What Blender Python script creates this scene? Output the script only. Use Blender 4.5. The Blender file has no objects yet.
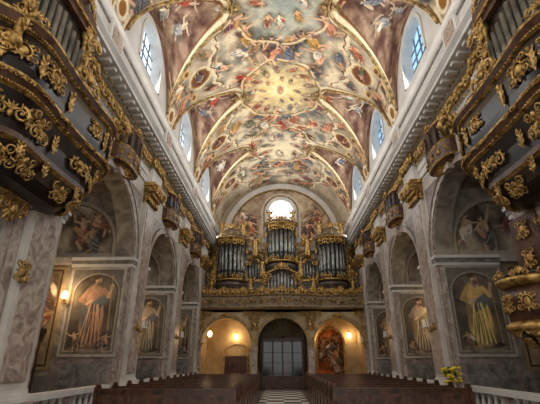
import bpy, math, random
import numpy as np
from mathutils import Vector, Matrix
random.seed(7); rng=np.random.default_rng(7)
pi=math.pi; sin=math.sin; cos=math.cos
scene=bpy.context.scene
scene.view_settings.view_transform='Standard'

def l1(c):
    c=c/255.0
    return c/12.92 if c<=0.04045 else ((c+0.055)/1.055)**2.4
def lin(r,g,b): return (l1(r),l1(g),l1(b),1.0)

# ---------------------------------------------------------------- materials
def newmat(name):
    m=bpy.data.materials.new(name); m.use_nodes=True
    nt=m.node_tree; nt.nodes.clear()
    o=nt.nodes.new('ShaderNodeOutputMaterial'); b=nt.nodes.new('ShaderNodeBsdfPrincipled')
    nt.links.new(b.outputs[0],o.inputs[0])
    return m,nt,b
def noisemat(name,c1,c2,scale=3,rough=.6,metal=0,detail=5,bump=0,dist=0,p1=.35,p2=.65,spec=.4):
    m,nt,b=newmat(name)
    tc=nt.nodes.new('ShaderNodeTexCoord'); n=nt.nodes.new('ShaderNodeTexNoise')
    n.inputs['Scale'].default_value=scale; n.inputs['Detail'].default_value=detail
    n.inputs['Distortion'].default_value=dist
    r=nt.nodes.new('ShaderNodeValToRGB')
    r.color_ramp.elements[0].position=p1; r.color_ramp.elements[1].position=p2
    r.color_ramp.elements[0].color=c1; r.color_ramp.elements[1].color=c2
    nt.links.new(tc.outputs['Object'],n.inputs['Vector']); nt.links.new(n.outputs['Fac'],r.inputs[0])
    nt.links.new(r.outputs[0],b.inputs['Base Color'])
    b.inputs['Roughness'].default_value=rough; b.inputs['Metallic'].default_value=metal
    b.inputs['Specular IOR Level'].default_value=spec
    if bump:
        bp=nt.nodes.new('ShaderNodeBump'); bp.inputs['Strength'].default_value=bump
        bp.inputs['Distance'].default_value=.02
        n2=nt.nodes.new('ShaderNodeTexNoise'); n2.inputs['Scale'].default_value=scale*6
        nt.links.new(tc.outputs['Object'],n2.inputs['Vector'])
        nt.links.new(n2.outputs['Fac'],bp.inputs['Height']); nt.links.new(bp.outputs[0],b.inputs['Normal'])
    return m
def vcolmat(name,rough=.85):
    m,nt,b=newmat(name)
    a=nt.nodes.new('ShaderNodeAttribute'); a.attribute_name='Col'
    n=nt.nodes.new('ShaderNodeTexNoise'); n.inputs['Scale'].default_value=9; n.inputs['Detail'].default_value=6
    tc=nt.nodes.new('ShaderNodeTexCoord'); nt.links.new(tc.outputs['Object'],n.inputs['Vector'])
    mr=nt.nodes.new('ShaderNodeMapRange'); mr.inputs[1].default_value=.3; mr.inputs[2].default_value=.7
    mr.inputs[3].default_value=.84; mr.inputs[4].default_value=1.14
    nt.links.new(n.outputs['Fac'],mr.inputs[0])
    mx=nt.nodes.new('ShaderNodeVectorMath'); mx.operation='SCALE'
    nt.links.new(a.outputs['Color'],mx.inputs[0]); nt.links.new(mr.outputs[0],mx.inputs['Scale'])
    nt.links.new(mx.outputs[0],b.inputs['Base Color'])
    b.inputs['Roughness'].default_value=rough; b.inputs['Specular IOR Level'].default_value=.15
    return m
def emit(name,c,s):
    m,nt,b=newmat(name)
    b.inputs['Base Color'].default_value=c
    b.inputs['Emission Color'].default_value=c; b.inputs['Emission Strength'].default_value=s
    return m
GOLD=noisemat('gilding',lin(112,80,38),lin(214,176,106),scale=9,rough=.4,metal=.7,bump=.4)
DGOLD=noisemat('aged_gilding',lin(96,74,42),lin(192,160,104),scale=6,rough=.5,metal=.4,bump=.4)
BLACKW=noisemat('dark_stained_wood',lin(18,13,11),lin(40,29,24),scale=4,rough=.3)
BROWNW=noisemat('brown_marbled_wood',lin(50,32,24),lin(100,68,48),scale=5,rough=.4,dist=1)
PEWW=noisemat('pew_wood',lin(46,28,18),lin(92,56,34),scale=4,rough=.3,dist=1)
PLAST=noisemat('white_plaster',lin(198,195,190),lin(216,213,207),scale=1.5,rough=.8)
PLASTG=noisemat('pale_plaster',lin(180,173,164),lin(208,201,192),scale=1.2,rough=.8)
PINK=noisemat('pink_marble',lin(132,112,102),lin(192,178,166),scale=2.6,rough=.35,dist=2.4)
GREYM=noisemat('grey_marble',lin(92,89,86),lin(144,139,133),scale=2.5,rough=.4,dist=2)
PIER=noisemat('pier_marble',lin(150,140,129),lin(190,180,168),scale=1.6,rough=.5,dist=1.5)
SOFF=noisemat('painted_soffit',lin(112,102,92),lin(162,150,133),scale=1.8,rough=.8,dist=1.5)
MAUVE=noisemat('mauve_marble',lin(118,106,103),lin(158,146,140),scale=2.2,rough=.4,dist=2)
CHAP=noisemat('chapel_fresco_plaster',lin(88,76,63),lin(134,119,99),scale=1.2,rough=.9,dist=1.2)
WARM=noisemat('ochre_plaster',lin(164,140,102),lin(194,174,136),scale=1.2,rough=.85)
WARMT=noisemat('ochre_stone_trim',lin(138,114,78),lin(190,166,122),scale=4,rough=.7)
LOFTP=noisemat('loft_marbling',lin(110,94,76),lin(160,142,116),scale=4,rough=.5,dist=2)
PIPE=noisemat('organ_pipe_tin',lin(96,97,94),lin(150,150,144),scale=3,rough=.38,metal=.75)
DARK=noisemat('dark_void',lin(12,11,11),lin(20,18,17),scale=2,rough=.8)
ORGW=noisemat('organ_case_wood',lin(66,58,51),lin(108,97,84),scale=4,rough=.4,dist=1)
LEAD=noisemat('window_glazing_bar',lin(90,96,100),lin(120,124,126),scale=2,rough=.6)
VC=vcolmat('fresco_paint')
WINL=emit('daylight_window_glass',lin(208,228,246),1.6)
WINR=emit('blue_daylight_window_glass',lin(140,186,224),1.25)
WINB=emit('bright_window_glass',lin(246,250,252),3.2)
CHAPGLOW=emit('chapel_window_glass',lin(190,205,215),1.0)  # glow for panes added to brighten the chapels
LAMP=emit('lamp_glow',lin(255,205,130),24)
GREEN=noisemat('leaf_green',lin(30,60,24),lin(60,100,40),scale=9)
YEL=noisemat('yellow_petals',lin(215,180,30),lin(245,220,70),scale=9,rough=.7)
GLASSD=noisemat('dark_glass',lin(16,18,20),lin(40,42,44),scale=2,rough=.12,spec=.6)

# ---------------------------------------------------------------- mesh builder
class MB:
    def __init__(s): s.v=[]; s.f=[]; s.m=[]; s.sm=[]; s.mats=[]
    def mi(s,mat):
        if mat not in s.mats: s.mats.append(mat)
        return s.mats.index(mat)
    def add(s,vs,fs,mat,smooth=False):
        b=len(s.v); s.v.extend([tuple(p) for p in vs]); k=s.mi(mat)
        for f in fs:
            s.f.append(tuple(i+b for i in f)); s.m.append(k); s.sm.append(smooth)
    def box(s,x0,x1,y0,y1,z0,z1,mat):
        if x0>x1:x0,x1=x1,x0
        if y0>y1:y0,y1=y1,y0
        v=[(x0,y0,z0),(x1,y0,z0),(x1,y1,z0),(x0,y1,z0),(x0,y0,z1),(x1,y0,z1),(x1,y1,z1),(x0,y1,z1)]
        s.add(v,[(0,3,2,1),(4,5,6,7),(0,1,5,4),(1,2,6,5),(2,3,7,6),(3,0,4,7)],mat)
    def quad(s,a,b,c,d,mat): s.add([a,b,c,d],[(0,1,2,3)],mat)
    def lathe(s,cx,cy,prof,mat,n=12,sx=1,sy=1,a0=0,a1=2*pi,smooth=True):
        full=abs(a1-a0-2*pi)<1e-6; k=n if full else n+1
        vs=[];fs=[]
        for r,z in prof:
            for i in range(k):
                a=a0+(a1-a0)*i/n
                vs.append((cx+r*sx*cos(a),cy+r*sy*sin(a),z))
        for j in range(len(prof)-1):
            for i in range(n):
                i2=(i+1)%k
                fs.append((j*k+i,j*k+i2,(j+1)*k+i2,(j+1)*k+i))
        fs.append(tuple(range(k))[::-1]); fs.append(tuple((len(prof)-1)*k+i for i in range(k)))
        s.add(vs,fs,mat,smooth)
    def ell(s,c,r,mat,n=8,m=5,rot=0,axis='Y'):
        vs=[];fs=[];R=Matrix.Rotation(rot,3,axis)
        for j in range(m+1):
            ph=pi*j/m
            for i in range(n):
                a=2*pi*i/n
                p=R@Vector((r[0]*sin(ph)*cos(a),r[1]*sin(ph)*sin(a),r[2]*cos(ph)))
                vs.append((c[0]+p.x,c[1]+p.y,c[2]+p.z))
        for j in range(m):
            for i in range(n):
                fs.append((j*n+i,(j+1)*n+i,(j+1)*n+(i+1)%n,j*n+(i+1)%n))
        s.add(vs,fs,mat,True)
    def tube(s,pts,rad,mat,n=6):
        P=[Vector(p) for p in pts]
        if not isinstance(rad,(list,tuple)): rad=[rad]*len(P)
        vs=[];fs=[];prev=None
        for i,p in enumerate(P):
            t=(P[min(i+1,len(P)-1)]-P[max(i-1,0)]).normalized()
            if prev is None:
                u=t.orthogonal().normalized()
            else:
                u=(prev-t*prev.dot(t))
                u=u.normalized() if u.length>1e-6 else t.orthogonal().normalized()
            prev=u; w=t.cross(u)
            for k in range(n):
                a=2*pi*k/n; q=p+(u*cos(a)+w*sin(a))*rad[i]; vs.append(tuple(q))
        for j in range(len(P)-1):
            for k in range(n):
                fs.append((j*n+k,j*n+(k+1)%n,(j+1)*n+(k+1)%n,(j+1)*n+k))
        fs.append(tuple(range(n))[::-1]); fs.append(tuple((len(P)-1)*n+k for k in range(n)))
        s.add(vs,fs,mat,True)
    def extr_y(s,prof,y0,y1,mat,cap=True):
        n=len(prof)
        vs=[(x,y0,z) for x,z in prof]+[(x,y1,z) for x,z in prof]
        fs=[(i,(i+1)%n,n+(i+1)%n,n+i) for i in range(n)]
        if cap: fs+= [tuple(range(n))[::-1],tuple(range(n,2*n))]
        s.add(vs,fs,mat)
    def merge(s,o,M,matmap=None):
        b=len(s.v)
        s.v.extend([tuple(M@Vector(p)) for p in o.v])
        mp=[s.mi((matmap or {}).get(m,m)) for m in o.mats]
        for f,k,sm in zip(o.f,o.m,o.sm):
            s.f.append(tuple(i+b for i in f)); s.m.append(mp[k]); s.sm.append(sm)
    def obj(s,name,parent=None,recalc=True):
        me=bpy.data.meshes.new(name); me.from_pydata(s.v,[],s.f)
        for m in s.mats: me.materials.append(m)
        me.polygons.foreach_set('material_index',s.m)
        me.polygons.foreach_set('use_smooth',s.sm); me.update()
        ob=bpy.data.objects.new(name,me); scene.collection.objects.link(ob)
        if parent: ob.parent=parent
        return ob
def empty(name,loc=(0,0,0)):
    e=bpy.data.objects.new(name,None); scene.collection.objects.link(e); e.location=loc; return e
def frame(pos,nrm,scale=1,rot=0):
    """local X=right, Y=outward, Z=up"""
    n=Vector(nrm).normalized(); up=Vector((0,0,1)); r=up.cross(n)
    if r.length<1e-3: r=Vector((1,0,0))
    r.normalize(); up=n.cross(r)
    M=Matrix((( r.x,n.x,up.x,pos[0]),(r.y,n.y,up.y,pos[1]),(r.z,n.z,up.z,pos[2]),(0,0,0,1)))
    if not isinstance(scale,(tuple,list)): scale=(scale,)*3
    return M@Matrix.Rotation(rot,4,'Y')@Matrix.Diagonal((*scale,1))

def spiral(cx,cz,r0,turns,a0,d,n=14):
    out=[]
    for i in range(n):
        t=i/(n-1); r=r0*(1-t)**.8+.02; a=a0+d*turns*2*pi*t
        out.append((cx+r*cos(a),.05+.04*t,cz+r*sin(a)))
    return out
def mk_scroll():
    o=MB()
    for sg in (-1,1):
        o.tube(spiral(sg*.26,.0,.2,1.4,pi/2 if sg>0 else pi/2,-sg),[.05-.03*i/13 for i in range(14)],GOLD,5)
        for k in range(4):
            a=.2+k*.75
            o.ell((sg*(.26+.22*cos(a)),.05,.22*sin(a)-.02),(.035,.04,.11),GOLD,6,4,rot=sg*(pi/2-a))
        o.ell((sg*.26,.08,0),(.05,.05,.05),GOLD,6,4)
    for k in range(5):
        a=(k-2)*.5
        o.ell((.13*sin(a),.07,.12*cos(a)+.02),(.035,.05,.13),GOLD,6,4,rot=a)
    o.ell((0,.08,-.08),(.08,.06,.1),GOLD,6,4)
    return o
def mk_cart():
    o=MB()
    o.ell((0,.02,0),(.2,.1,.26),GOLD,12,6)
    ring=[(.27*cos(2*pi*i/18),.06,.34*sin(2*pi*i/18)) for i in range(19)]
    o.tube(ring,.045,GOLD,5)
    for k in range(12):
        a=2*pi*k/12
        o.ell((.36*sin(a),.06,.42*cos(a)),(.05,.05,.13),GOLD,6,4,rot=a)
    for sg in (-1,1):
        o.tube(spiral(sg*.38,-.26,.16,1.3,0 if sg<0 else pi,sg),[.045-.025*i/13 for i in range(14)],GOLD,5)
        o.tube(spiral(sg*.36,.3,.14,1.2,0 if sg<0 else pi,-sg),[.045-.025*i/13 for i in range(14)],GOLD,5)
    return o
def mk_crest():
    o=MB()
    for k in range(7):
        a=(k-3)*.38; L=.3-.03*abs(k-3)
        o.ell((.25*sin(a),.04,.25*cos(a)),(.06,.05,L*.75),GOLD,6,4,rot=a)
    o.ell((0,.08,.08),(.12,.08,.14),GOLD,8,5)
    for sg in (-1,1):
        o.tube(spiral(sg*.34,.02,.17,1.3,pi/2,-sg),[.05-.03*i/13 for i in range(14)],GOLD,5)
        o.ell((sg*.5,.04,-.05),(.04,.04,.14),GOLD,6,4,rot=sg*1.2)
    return o
def mk_leaf():
    o=MB()
    o.ell((0,.04,-.05),(.07,.05,.22),GOLD,6,5)
    for sg in (-1,1):
        for k in range(3):
            o.ell((sg*.08,.05,.08-.11*k),(.035,.04,.1),GOLD,6,4,rot=sg*.8)
    o.ell((0,.09,.14),(.06,.06,.06),GOLD,6,4)
    return o
SCR,CART,CREST,LEAF=mk_scroll(),mk_cart(),mk_crest(),mk_leaf()

def statue(mb,x,y,z,h,mat,face=-1,wings=False,seed=0):
    r=random.Random(seed)
    k=h/1.75
    prof=[(.26*k,z),(.25*k,z+.25*k),(.2*k,z+.7*k),(.16*k,z+.98*k),(.19*k,z+1.25*k),(.2*k,z+1.38*k),(.1*k,z+1.47*k),(.055*k,z+1.52*k)]
    mb.lathe(x,y,prof,mat,12,1,.72)
    for i in range(7):
        a=i/7*2*pi
        mb.tube([(x+.25*k*cos(a),y+.18*k*sin(a),z+.02),(x+.2*k*cos(a+.1),y+.15*k*sin(a+.1),z+.6*k),(x+.14*k*cos(a+.3),y+.11*k*sin(a+.3),z+1.0*k)],[.04*k,.03*k,.015*k],mat,5)
    mb.ell((x,y,z+1.62*k),(.095*k,.11*k,.13*k),mat,8,6)
    mb.ell((x,y+face*.1*k,z+1.6*k),(.02*k,.03*k,.03*k),mat,6,4)
    for sg in (-1,1):
        up=r.choice([.35,-.25,.1])
        mb.tube([(x+sg*.2*k,y,z+1.36*k),(x+sg*.36*k,y+face*.1*k,z+(1.15+up*.3)*k),(x+sg*(.36+.1*r.random())*k,y+face*.25*k,z+(1.2+up)*k)],[.065*k,.05*k,.035*k],mat,6)
        if wings:
            mb.ell((x+sg*.28*k,y-face*.15*k,z+1.4*k),(.1*k,.04*k,.42*k),mat,8,5,rot=sg*.5)

# ---------------------------------------------------------------- painter
def vnoise(X,Y,sc,seed):
    g=np.random.default_rng(seed).random((64,64))
    x=X*sc+100; y=Y*sc+100
    xi=np.floor(x).astype(int); yi=np.floor(y).astype(int); fx=x-xi; fy=y-yi
    fx=fx*fx*(3-2*fx); fy=fy*fy*(3-2*fy)
    a=g[yi%64,xi%64]; b=g[yi%64,(xi+1)%64]; c=g[(yi+1)%64,xi%64]; d=g[(yi+1)%64,(xi+1)%64]
    return (a*(1-fx)+b*fx)*(1-fy)+(c*(1-fx)+d*fx)*fy
def fbm(X,Y,sc,seed):
    return vnoise(X,Y,sc,seed)*.5+vnoise(X,Y,sc*2.1,seed+1)*.3+vnoise(X,Y,sc*4.3,seed+2)*.2
DRAP=[(160,70,54),(106,114,122),(194,146,82),(132,90,88),(186,162,126),(108,108,82),(222,206,180),(142,88,64),(202,136,104),(98,70,56),(96,96,98),(232,216,190),(176,102,74),(150,122,88)]
class Canvas:
    def __init__(s,x0,x1,y0,y1,nx,ny,base):
        s.b=(x0,x1,y0,y1); s.nx=nx; s.ny=ny
        s.xs=np.linspace(x0,x1,nx); s.ys=np.linspace(y0,y1,ny)
        s.X,s.Y=np.meshgrid(s.xs,s.ys)
        s.a=np.zeros((ny,nx,3)); s.a[:]=base
    def win(s,cx,cy,r):
        dx=(s.b[1]-s.b[0])/(s.nx-1); dy=(s.b[3]-s.b[2])/(s.ny-1)
        i0=max(0,int((cx-r-s.b[0])/dx)); i1=min(s.nx,int((cx+r-s.b[0])/dx)+2)
        j0=max(0,int((cy-r-s.b[2])/dy)); j1=min(s.ny,int((cy+r-s.b[2])/dy)+2)
        if i0>=i1 or j0>=j1: return None
        return slice(j0,j1),slice(i0,i1)
    def blend(s,mask,col):
        s.a=s.a*(1-mask[...,None])+np.array(col,float)*mask[...,None]
    def ell(s,cx,cy,rx,ry,ang,col,al=1,soft=.2):
        w=s.win(cx,cy,max(rx,ry)*(1+soft)); 
        if w is None: return
        X=s.X[w]-cx; Y=s.Y[w]-cy; c,n=cos(ang),sin(ang)
        xr=X*c+Y*n; yr=-X*n+Y*c
        d=np.sqrt((xr/rx)**2+(yr/ry)**2)
        m=np.clip((1+soft-d)/(2*soft),0,1)[...,None]*al
        s.a[w]=s.a[w]*(1-m)+np.array(col,float)*m
    def cap(s,x0,y0,x1,y1,w0,col,al=1):
        L=math.hypot(x1-x0,y1-y0)
        w=s.win((x0+x1)/2,(y0+y1)/2,L/2+w0*1.4)
        if w is None: return
        X=s.X[w]; Y=s.Y[w]
        t=np.clip(((X-x0)*(x1-x0)+(Y-y0)*(y1-y0))/(L*L+1e-9),0,1)
        d=np.hypot(X-x0-t*(x1-x0),Y-y0-t*(y1-y0))/w0
        m=np.clip((1.25-d)/.5,0,1)[...,None]*al
        s.a[w]=s.a[w]*(1-m)+np.array(col,float)*m
    def figure(s,cx,cy,h,ang,r,drap=None,skin=(218,174,138)):
        """ang: direction of the head, math angle"""
        u=(cos(ang),sin(ang)); v=(-sin(ang),cos(ang))
        def P(a,b): return cx+h*(u[0]*a+v[0]*b),cy+h*(u[1]*a+v[1]*b)
        d=np.array(drap if drap is not None else r.choice(DRAP),float)
        d2=np.array(r.choice(DRAP),float)
        sk=np.array(skin,float)*r.uniform(.85,1.12)
        x,y=P(-.05,0); s.ell(x,y,.5*h,.24*h,ang,d*.3,.55,.4)
        b=r.uniform(-.2,.2); b2=r.uniform(-.3,.3)
        for q in (-1,1):
            x,y=P(-.1,q*.06); x1,y1=P(-.3,q*.1+b); s.cap(x,y,x1,y1,.055*h,sk)
            x2,y2=P(-.5,q*.12+b2); s.cap(x1,y1,x2,y2,.04*h,sk*.92)
        x,y=P(-.12,b*.4); s.ell(x,y,.2*h,.15*h,ang+b,d,1,.18)
        x,y=P(-.27,b); s.ell(x,y,.17*h,.1*h,ang+b*2,d*.8,1,.2)
        x,y=P(.02,r.choice([-1,1])*.16); s.ell(x,y,.17*h,.07*h,ang+r.uniform(-.8,.8),d2,1,.25)
        for q in range(5):
            x,y=P(-.02-.1*q,-.09+.05*q+b*.5); x1,y1=P(-.2-.05*q,.06+b); s.cap(x,y,x1,y1,.014*h,np.clip(d*(1.45 if q%2 else .45),0,255),.85)
        x,y=P(.14,0); s.ell(x,y,.15*h,.09*h,ang,sk if r.random()<.6 else d*1.15,1,.15)
        x,y=P(.12,.04); s.ell(x,y,.1*h,.03*h,ang,sk*.68,.6,.3)
        for q in (-1,1):
            e=r.uniform(-.15,.3); x,y=P(.22,q*.09); x1,y1=P(.12+e,q*.22); s.cap(x,y,x1,y1,.033*h,sk)
            x2,y2=P(.1+e*1.8,q*(.24+r.uniform(-.05,.14))); s.cap(x1,y1,x2,y2,.026*h,sk*.95)
        x,y=P(.35,.0); s.ell(x,y,.07*h,.055*h,ang,sk*1.04,1,.15)
        x,y=P(.39,.015); s.ell(x,y,.05*h,.055*h,ang,(80,54,38),.9,.3)
    def grid(s,name,pos,mat,skip=None,parent=None):
        """pos(X,Y)->(x,y,z) arrays"""
        x,y,z=pos(s.X,s.Y)
        co=np.stack([np.broadcast_to(q,s.X.shape) for q in (x,y,z)],-1).reshape(-1,3).astype(np.float32)
        idx=np.arange(s.nx*s.ny).reshape(s.ny,s.nx)
        q=np.stack([idx[:-1,:-1],idx[:-1,1:],idx[1:,1:],idx[1:,:-1]],-1)
        if skip is not None:
            q=q[~skip[:-1,:-1]]
        q=q.reshape(-1,4); nf=len(q)
        me=bpy.data.meshes.new(name); me.vertices.add(len(co)); me.vertices.foreach_set('co',co.ravel())
        me.loops.add(nf*4); me.loops.foreach_set('vertex_index',q.ravel().astype(np.int32))
        me.polygons.add(nf); me.polygons.foreach_set('loop_start',np.arange(0,nf*4,4,dtype=np.int32))
        me.polygons.foreach_set('loop_total',np.full(nf,4,dtype=np.int32))
        me.update(calc_edges=True); me.validate()
        me.polygons.foreach_set('use_smooth',np.ones(nf,dtype=bool))
        c=np.clip(s.a/255,0,1); c=np.where(c<=.04045,c/12.92,((c+.055)/1.055)**2.4)
        col=np.concatenate([c.reshape(-1,3),np.ones((s.nx*s.ny,1))],1).astype(np.float32)
        at=me.color_attributes.new('Col','FLOAT_COLOR','POINT'); at.data.foreach_set('color',col.ravel())
        me.materials.append(mat)
        ob=bpy.data.objects.new(name,me); scene.collection.objects.link(ob)
        if parent: ob.parent=parent
        return ob

# ---------------------------------------------------------------- dimensions
WX=5.1; AX=4.65; ZS=10.3; RB=4.1; YE=27.5; Y0=-3.0
BAYS=[0.1,5.5,10.9,16.3,21.7]; PIERS=[2.8,7.6,13.6,19.0,24.4]; VP=[8.2,13.6,19.0,24.4]
ARCH=[(5.2,1.65),(10.6,2.25),(16.3,1.95),(21.7,1.95)]
CAP=14.06; LW=2.2
def crown1(x): return min(13.2+(AX-abs(x))*.36,CAP)
def zl_np(X,Y):
    out=np.full(X.shape,-1.0)
    for yb in BAYS:
        t=(Y-yb)/LW; ok=np.abs(t)<1
        crown=np.minimum(13.2+(AX-np.abs(X))*.36,CAP)
        z=ZS+(crown-ZS)*np.sqrt(np.clip(1-t*t,0,1))
        out=np.where(ok,np.maximum(out,z),out)
    return out
def wall_top(y):
    z=ZS+.02
    for yb in BAYS:
        t=(y-yb)/LW
        if abs(t)<1: z=max(z,ZS+.02+2.9*math.sqrt(1-t*t))
    return z

# ---------------------------------------------------------------- ceiling
V=Canvas(-6.9,6.9,Y0,YE,500,1040,(190,172,138))
U=V.X/6.9; XW=AX*np.sin(U*pi/2); ZB=ZS+RB*np.cos(U*pi/2); ZL=zl_np(XW,V.Y)
n1=fbm(V.X,V.Y,.7,3); n2=fbm(V.X,V.Y,1.6,9); n3=fbm(V.X,V.Y,4.5,19)
def mixc(c1,c2,t): return np.array(c1,float)*(1-t[...,None])+np.array(c2,float)*t[...,None]
V.a=mixc((132,114,94),(222,206,178),np.clip(n1*1.3-.2+n3*.35-.05,0,1))
S=np.abs(V.X)
ph=np.min(np.abs(V.Y[...,None]-np.array(BAYS)),-1)
dp=np.min(np.abs(V.Y[...,None]-np.array(VP)),-1)
lim=2.35+.75*(1-np.cos(ph/2.7*pi))*.5
fs=S-lim
sky=np.clip(-fs/.1,0,1)
skyc=mixc((118,116,106),(226,206,172),np.clip(n2*2.4-.55,0,1))
V.a=V.a*(1-sky[...,None])+skyc*sky[...,None]
def glow(yc,sc,r,col,al):
    d=np.hypot(V.X-sc,V.Y-yc)/r
    V.blend(np.clip(1-d,0,1)**.6*al*(S<3.2),col)
glow(22.6,0,2.6,(238,220,184),1); glow(11.2,.3,1.8,(136,150,144),.75); glow(8.2,0,1.8,(236,206,146),.8)
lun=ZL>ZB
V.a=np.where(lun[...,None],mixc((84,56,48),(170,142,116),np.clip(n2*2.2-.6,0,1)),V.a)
r=random.Random(11)
for yp in VP:
    for sg in (-1,1):
        for k in range(5):
            s0=4.7+.42*k
            V.cap(sg*s0,yp-.62,sg*s0,yp+.62,.05,(228,212,182) if k%2 else (120,96,70),.9)
        for q in (-1,1):
            V.cap(sg*4.5,yp+q*.6,sg*6.8,yp+q*.34,.07,(226,208,172)); V.cap(sg*4.5,yp+q*.7,sg*6.8,yp+q*.42,.03,(130,88,44))
            V.ell(sg*4.35,yp+q*.75,.22,.22,0,(216,184,118)); V.ell(sg*4.35,yp+q*.75,.12,.12,0,(124,84,46))
for yb in BAYS[1:]:
    for sg in (-1,1):
        for k in range(3):
            V.figure(sg*(3.45+.75*k),yb+(k%2-.5)*.9+r.uniform(-.2,.2),1.25,(pi if sg>0 else 0)+r.uniform(-.5,.5),r,drap=r.choice([(208,198,182),(150,148,144),(160,72,54),(108,112,118)]),skin=(206,178,150))
def cluster(yb,rad,n,s0,s1,jit=.3,sq=.8):
    for k in range(n):
        a=2*pi*k/n+r.uniform(-.12,.12); rx=rad*sq+r.uniform(-jit,jit); ry=rad+r.uniform(-jit,jit)
        V.figure(rx*cos(a),yb+ry*sin(a),r.uniform(s0,s1),a+pi+r.uniform(-1,1),r)
for yp in VP:
    for x in (-2.6,-1.6,1.6,2.6): V.figure(x,yp+r.uniform(-.35,.35),1.25,pi/2+r.uniform(-.8,.8),r)
    for x in (-.6,.6): V.figure(x,yp+r.uniform(-.2,.2),.9,pi/2+r.uniform(-.8,.8),r)
for yb in BAYS[1:]+[26.8]:
    cluster(yb,2.35,18,1.0,1.5,.25)
    if yb==16.3:
        glow(16.3,0,2.2,(240,210,144),.95)
        for k in range(18):
            a=2*pi*k/18; V.cap(.5*cos(a),yb+.5*sin(a),1.2*cos(a),yb+1.2*sin(a),.05,(246,226,170) if k%2 else (210,166,98),.35)
        cluster(yb,1.55,15,.5,.75,.12,.9); cluster(yb,.85,8,.3,.42,.1,.95)
        V.ell(0,yb,.38,.38,0,(250,234,184),1,.7); V.figure(0,yb,.6,pi/2,r,drap=(206,140,98))
    else: cluster(yb,1.2,8,.65,.95,.25)
for yp in VP:
    for sg in (-1,1):
        V.ell(sg*3.75,yp,.66,.55,0,(232,216,178),1,.08); V.ell(sg*3.75,yp,.56,.45,0,(164,122,60),1,.08); V.ell(sg*3.75,yp,.48,.38,0,(116,74,60),1,.1)
        V.figure(sg*3.75,yp,.75,pi/2,r)
        for q in (-1,1):
            V.figure(sg*(5.05+r.uniform(-.2,.2)),yp+q*.5,1.5,(pi if sg>0 else 0)+r.uniform(-.4,.4),r)
            V.figure(sg*(3.2),yp+q*.95,1.0,(pi if sg>0 else 0)+r.uniform(-.8,.8),r)
        V.ell(sg*6.1,yp,.4,.34,0,(228,212,182),1,.1); V.ell(sg*6.1,yp,.25,.2,0,(146,100,50),1,.1)
wv=.1*np.sin(V.Y*5.1)+.05*np.sin(V.Y*13)
ok=~lun
V.blend((np.abs(fs-.02+wv)<.095).astype(float)*.9*(n3>.36)*ok,(232,216,180)); V.blend((np.abs(fs+.11+wv)<.035).astype(float)*(n3>.36)*ok,(112,78,42))
# painted oval frame round each central scene
for yb in BAYS[2:]:
    rr_=np.sqrt((V.X/1.95)**2+((V.Y-yb)/2.2)**2)+.03*np.sin(8*np.arctan2(V.Y-yb,V.X))
    V.blend((np.abs(rr_-1)<.028).astype(float)*(n3>.42)*.85,(226,204,158)); V.blend((np.abs(rr_-.955)<.012).astype(float)*(n3>.42),(116,80,44))
diff=ZL-ZB
V.blend(np.clip((.15-np.abs(diff+.01))/.04,0,1)*(ph<LW)*(S>1.9),(236,220,184))
inb=(ph<LW)
V.blend(np.clip((.03-np.abs(diff-.15))/.02,0,1)*inb*(S>1.9),(112,72,34))
V.blend(np.clip((.03-np.abs(diff+.17))/.02,0,1)*inb*(S>2.2),(124,86,42))
V.grid('ceiling',lambda X,Y:(XW,Y,np.maximum(ZB,ZL)),VC)

g=MB()
for yb in BAYS[1:]:
    for sg in (-1,1):
        tip=None
        for q in (-1,1):
            pts=[]
            for i in range(26):
                dy=LW*(1-(i/25)**1.2)*.985; t=dy/LW
                f=lambda x: (ZS+(crown1(x)-ZS)*math.sqrt(max(0,1-t*t)))-(ZS+RB*math.sqrt(max(0,1-(x/AX)**2)))
                x=AX-.01; 
                while x>.5 and f(x)>0: x-=.01
                z=ZS+RB*math.sqrt(max(0,1-(x/AX)**2))
                pts.append((sg*(x-.03),yb+q*dy,z-.03))
            g.tube(pts,.06,DGOLD,6)
            tip=pts[-1]
            for i in (10,18): g.merge(LEAF,frame((pts[i][0],pts[i][1],pts[i][2]-.04),(sg*-.5,0,-1),.6,q*.8),{GOLD:DGOLD})
        g.merge(CREST,frame((tip[0]-sg*.1,yb,tip[2]-.04),(sg*-.3,0,-1),.6,0),{GOLD:DGOLD})
        g.merge(CART,frame((tip[0]+sg*.3,yb,tip[2]-.08),(sg*-.3,0,-1),.4,0),{GOLD:DGOLD})
g.obj('gilded_vault_ribs')

# ---------------------------------------------------------------- side walls
def arch_wall(mb,P,u0,u1,z0,z1,ops,T,mat,msof,n=20,back=True):
    top=z1 if callable(z1) else (lambda u:z1)
    def seg(a,b,zlo):
        m=max(1,int((b-a)/.15)) if callable(z1) else 1
        for i in range(m):
            p=a+(b-a)*i/m; q=a+(b-a)*(i+1)/m
            for d in ((0,T) if back else (0,)):
                mb.quad(P(p,zlo,d),P(q,zlo,d),P(q,top(q),d),P(p,top(p),d),mat)
    cur=u0
    for c,hw,zb,zs,rise in ops:
        seg(cur,c-hw,z0)
        for d in ((0,T) if back else (0,)):
            if zb>z0: mb.quad(P(c-hw,z0,d),P(c+hw,z0,d),P(c+hw,zb,d),P(c-hw,zb,d),mat)
        pts=[(c-hw*cos(pi*i/n),zs+rise*sin(pi*i/n)) for i in range(n+1)]
        for (a,za),(b,zb_) in zip(pts,pts[1:]):
            for d in ((0,T) if back else (0,)):
                mb.quad(P(a,za,d),P(b,zb_,d),P(b,top(b),d),P(a,top(a),d),mat)
        out=[(c-hw,zb)]+pts+[(c+hw,zb)]
        if zb>z0: out.append((c-hw,zb))
        for (a,za),(b,zb_) in zip(out,out[1:]):
            mb.quad(P(a,za,0),P(b,zb_,0),P(b,zb_,T),P(a,za,T),msof)
        cur=c+hw
    seg(cur,u1,z0)
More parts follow.
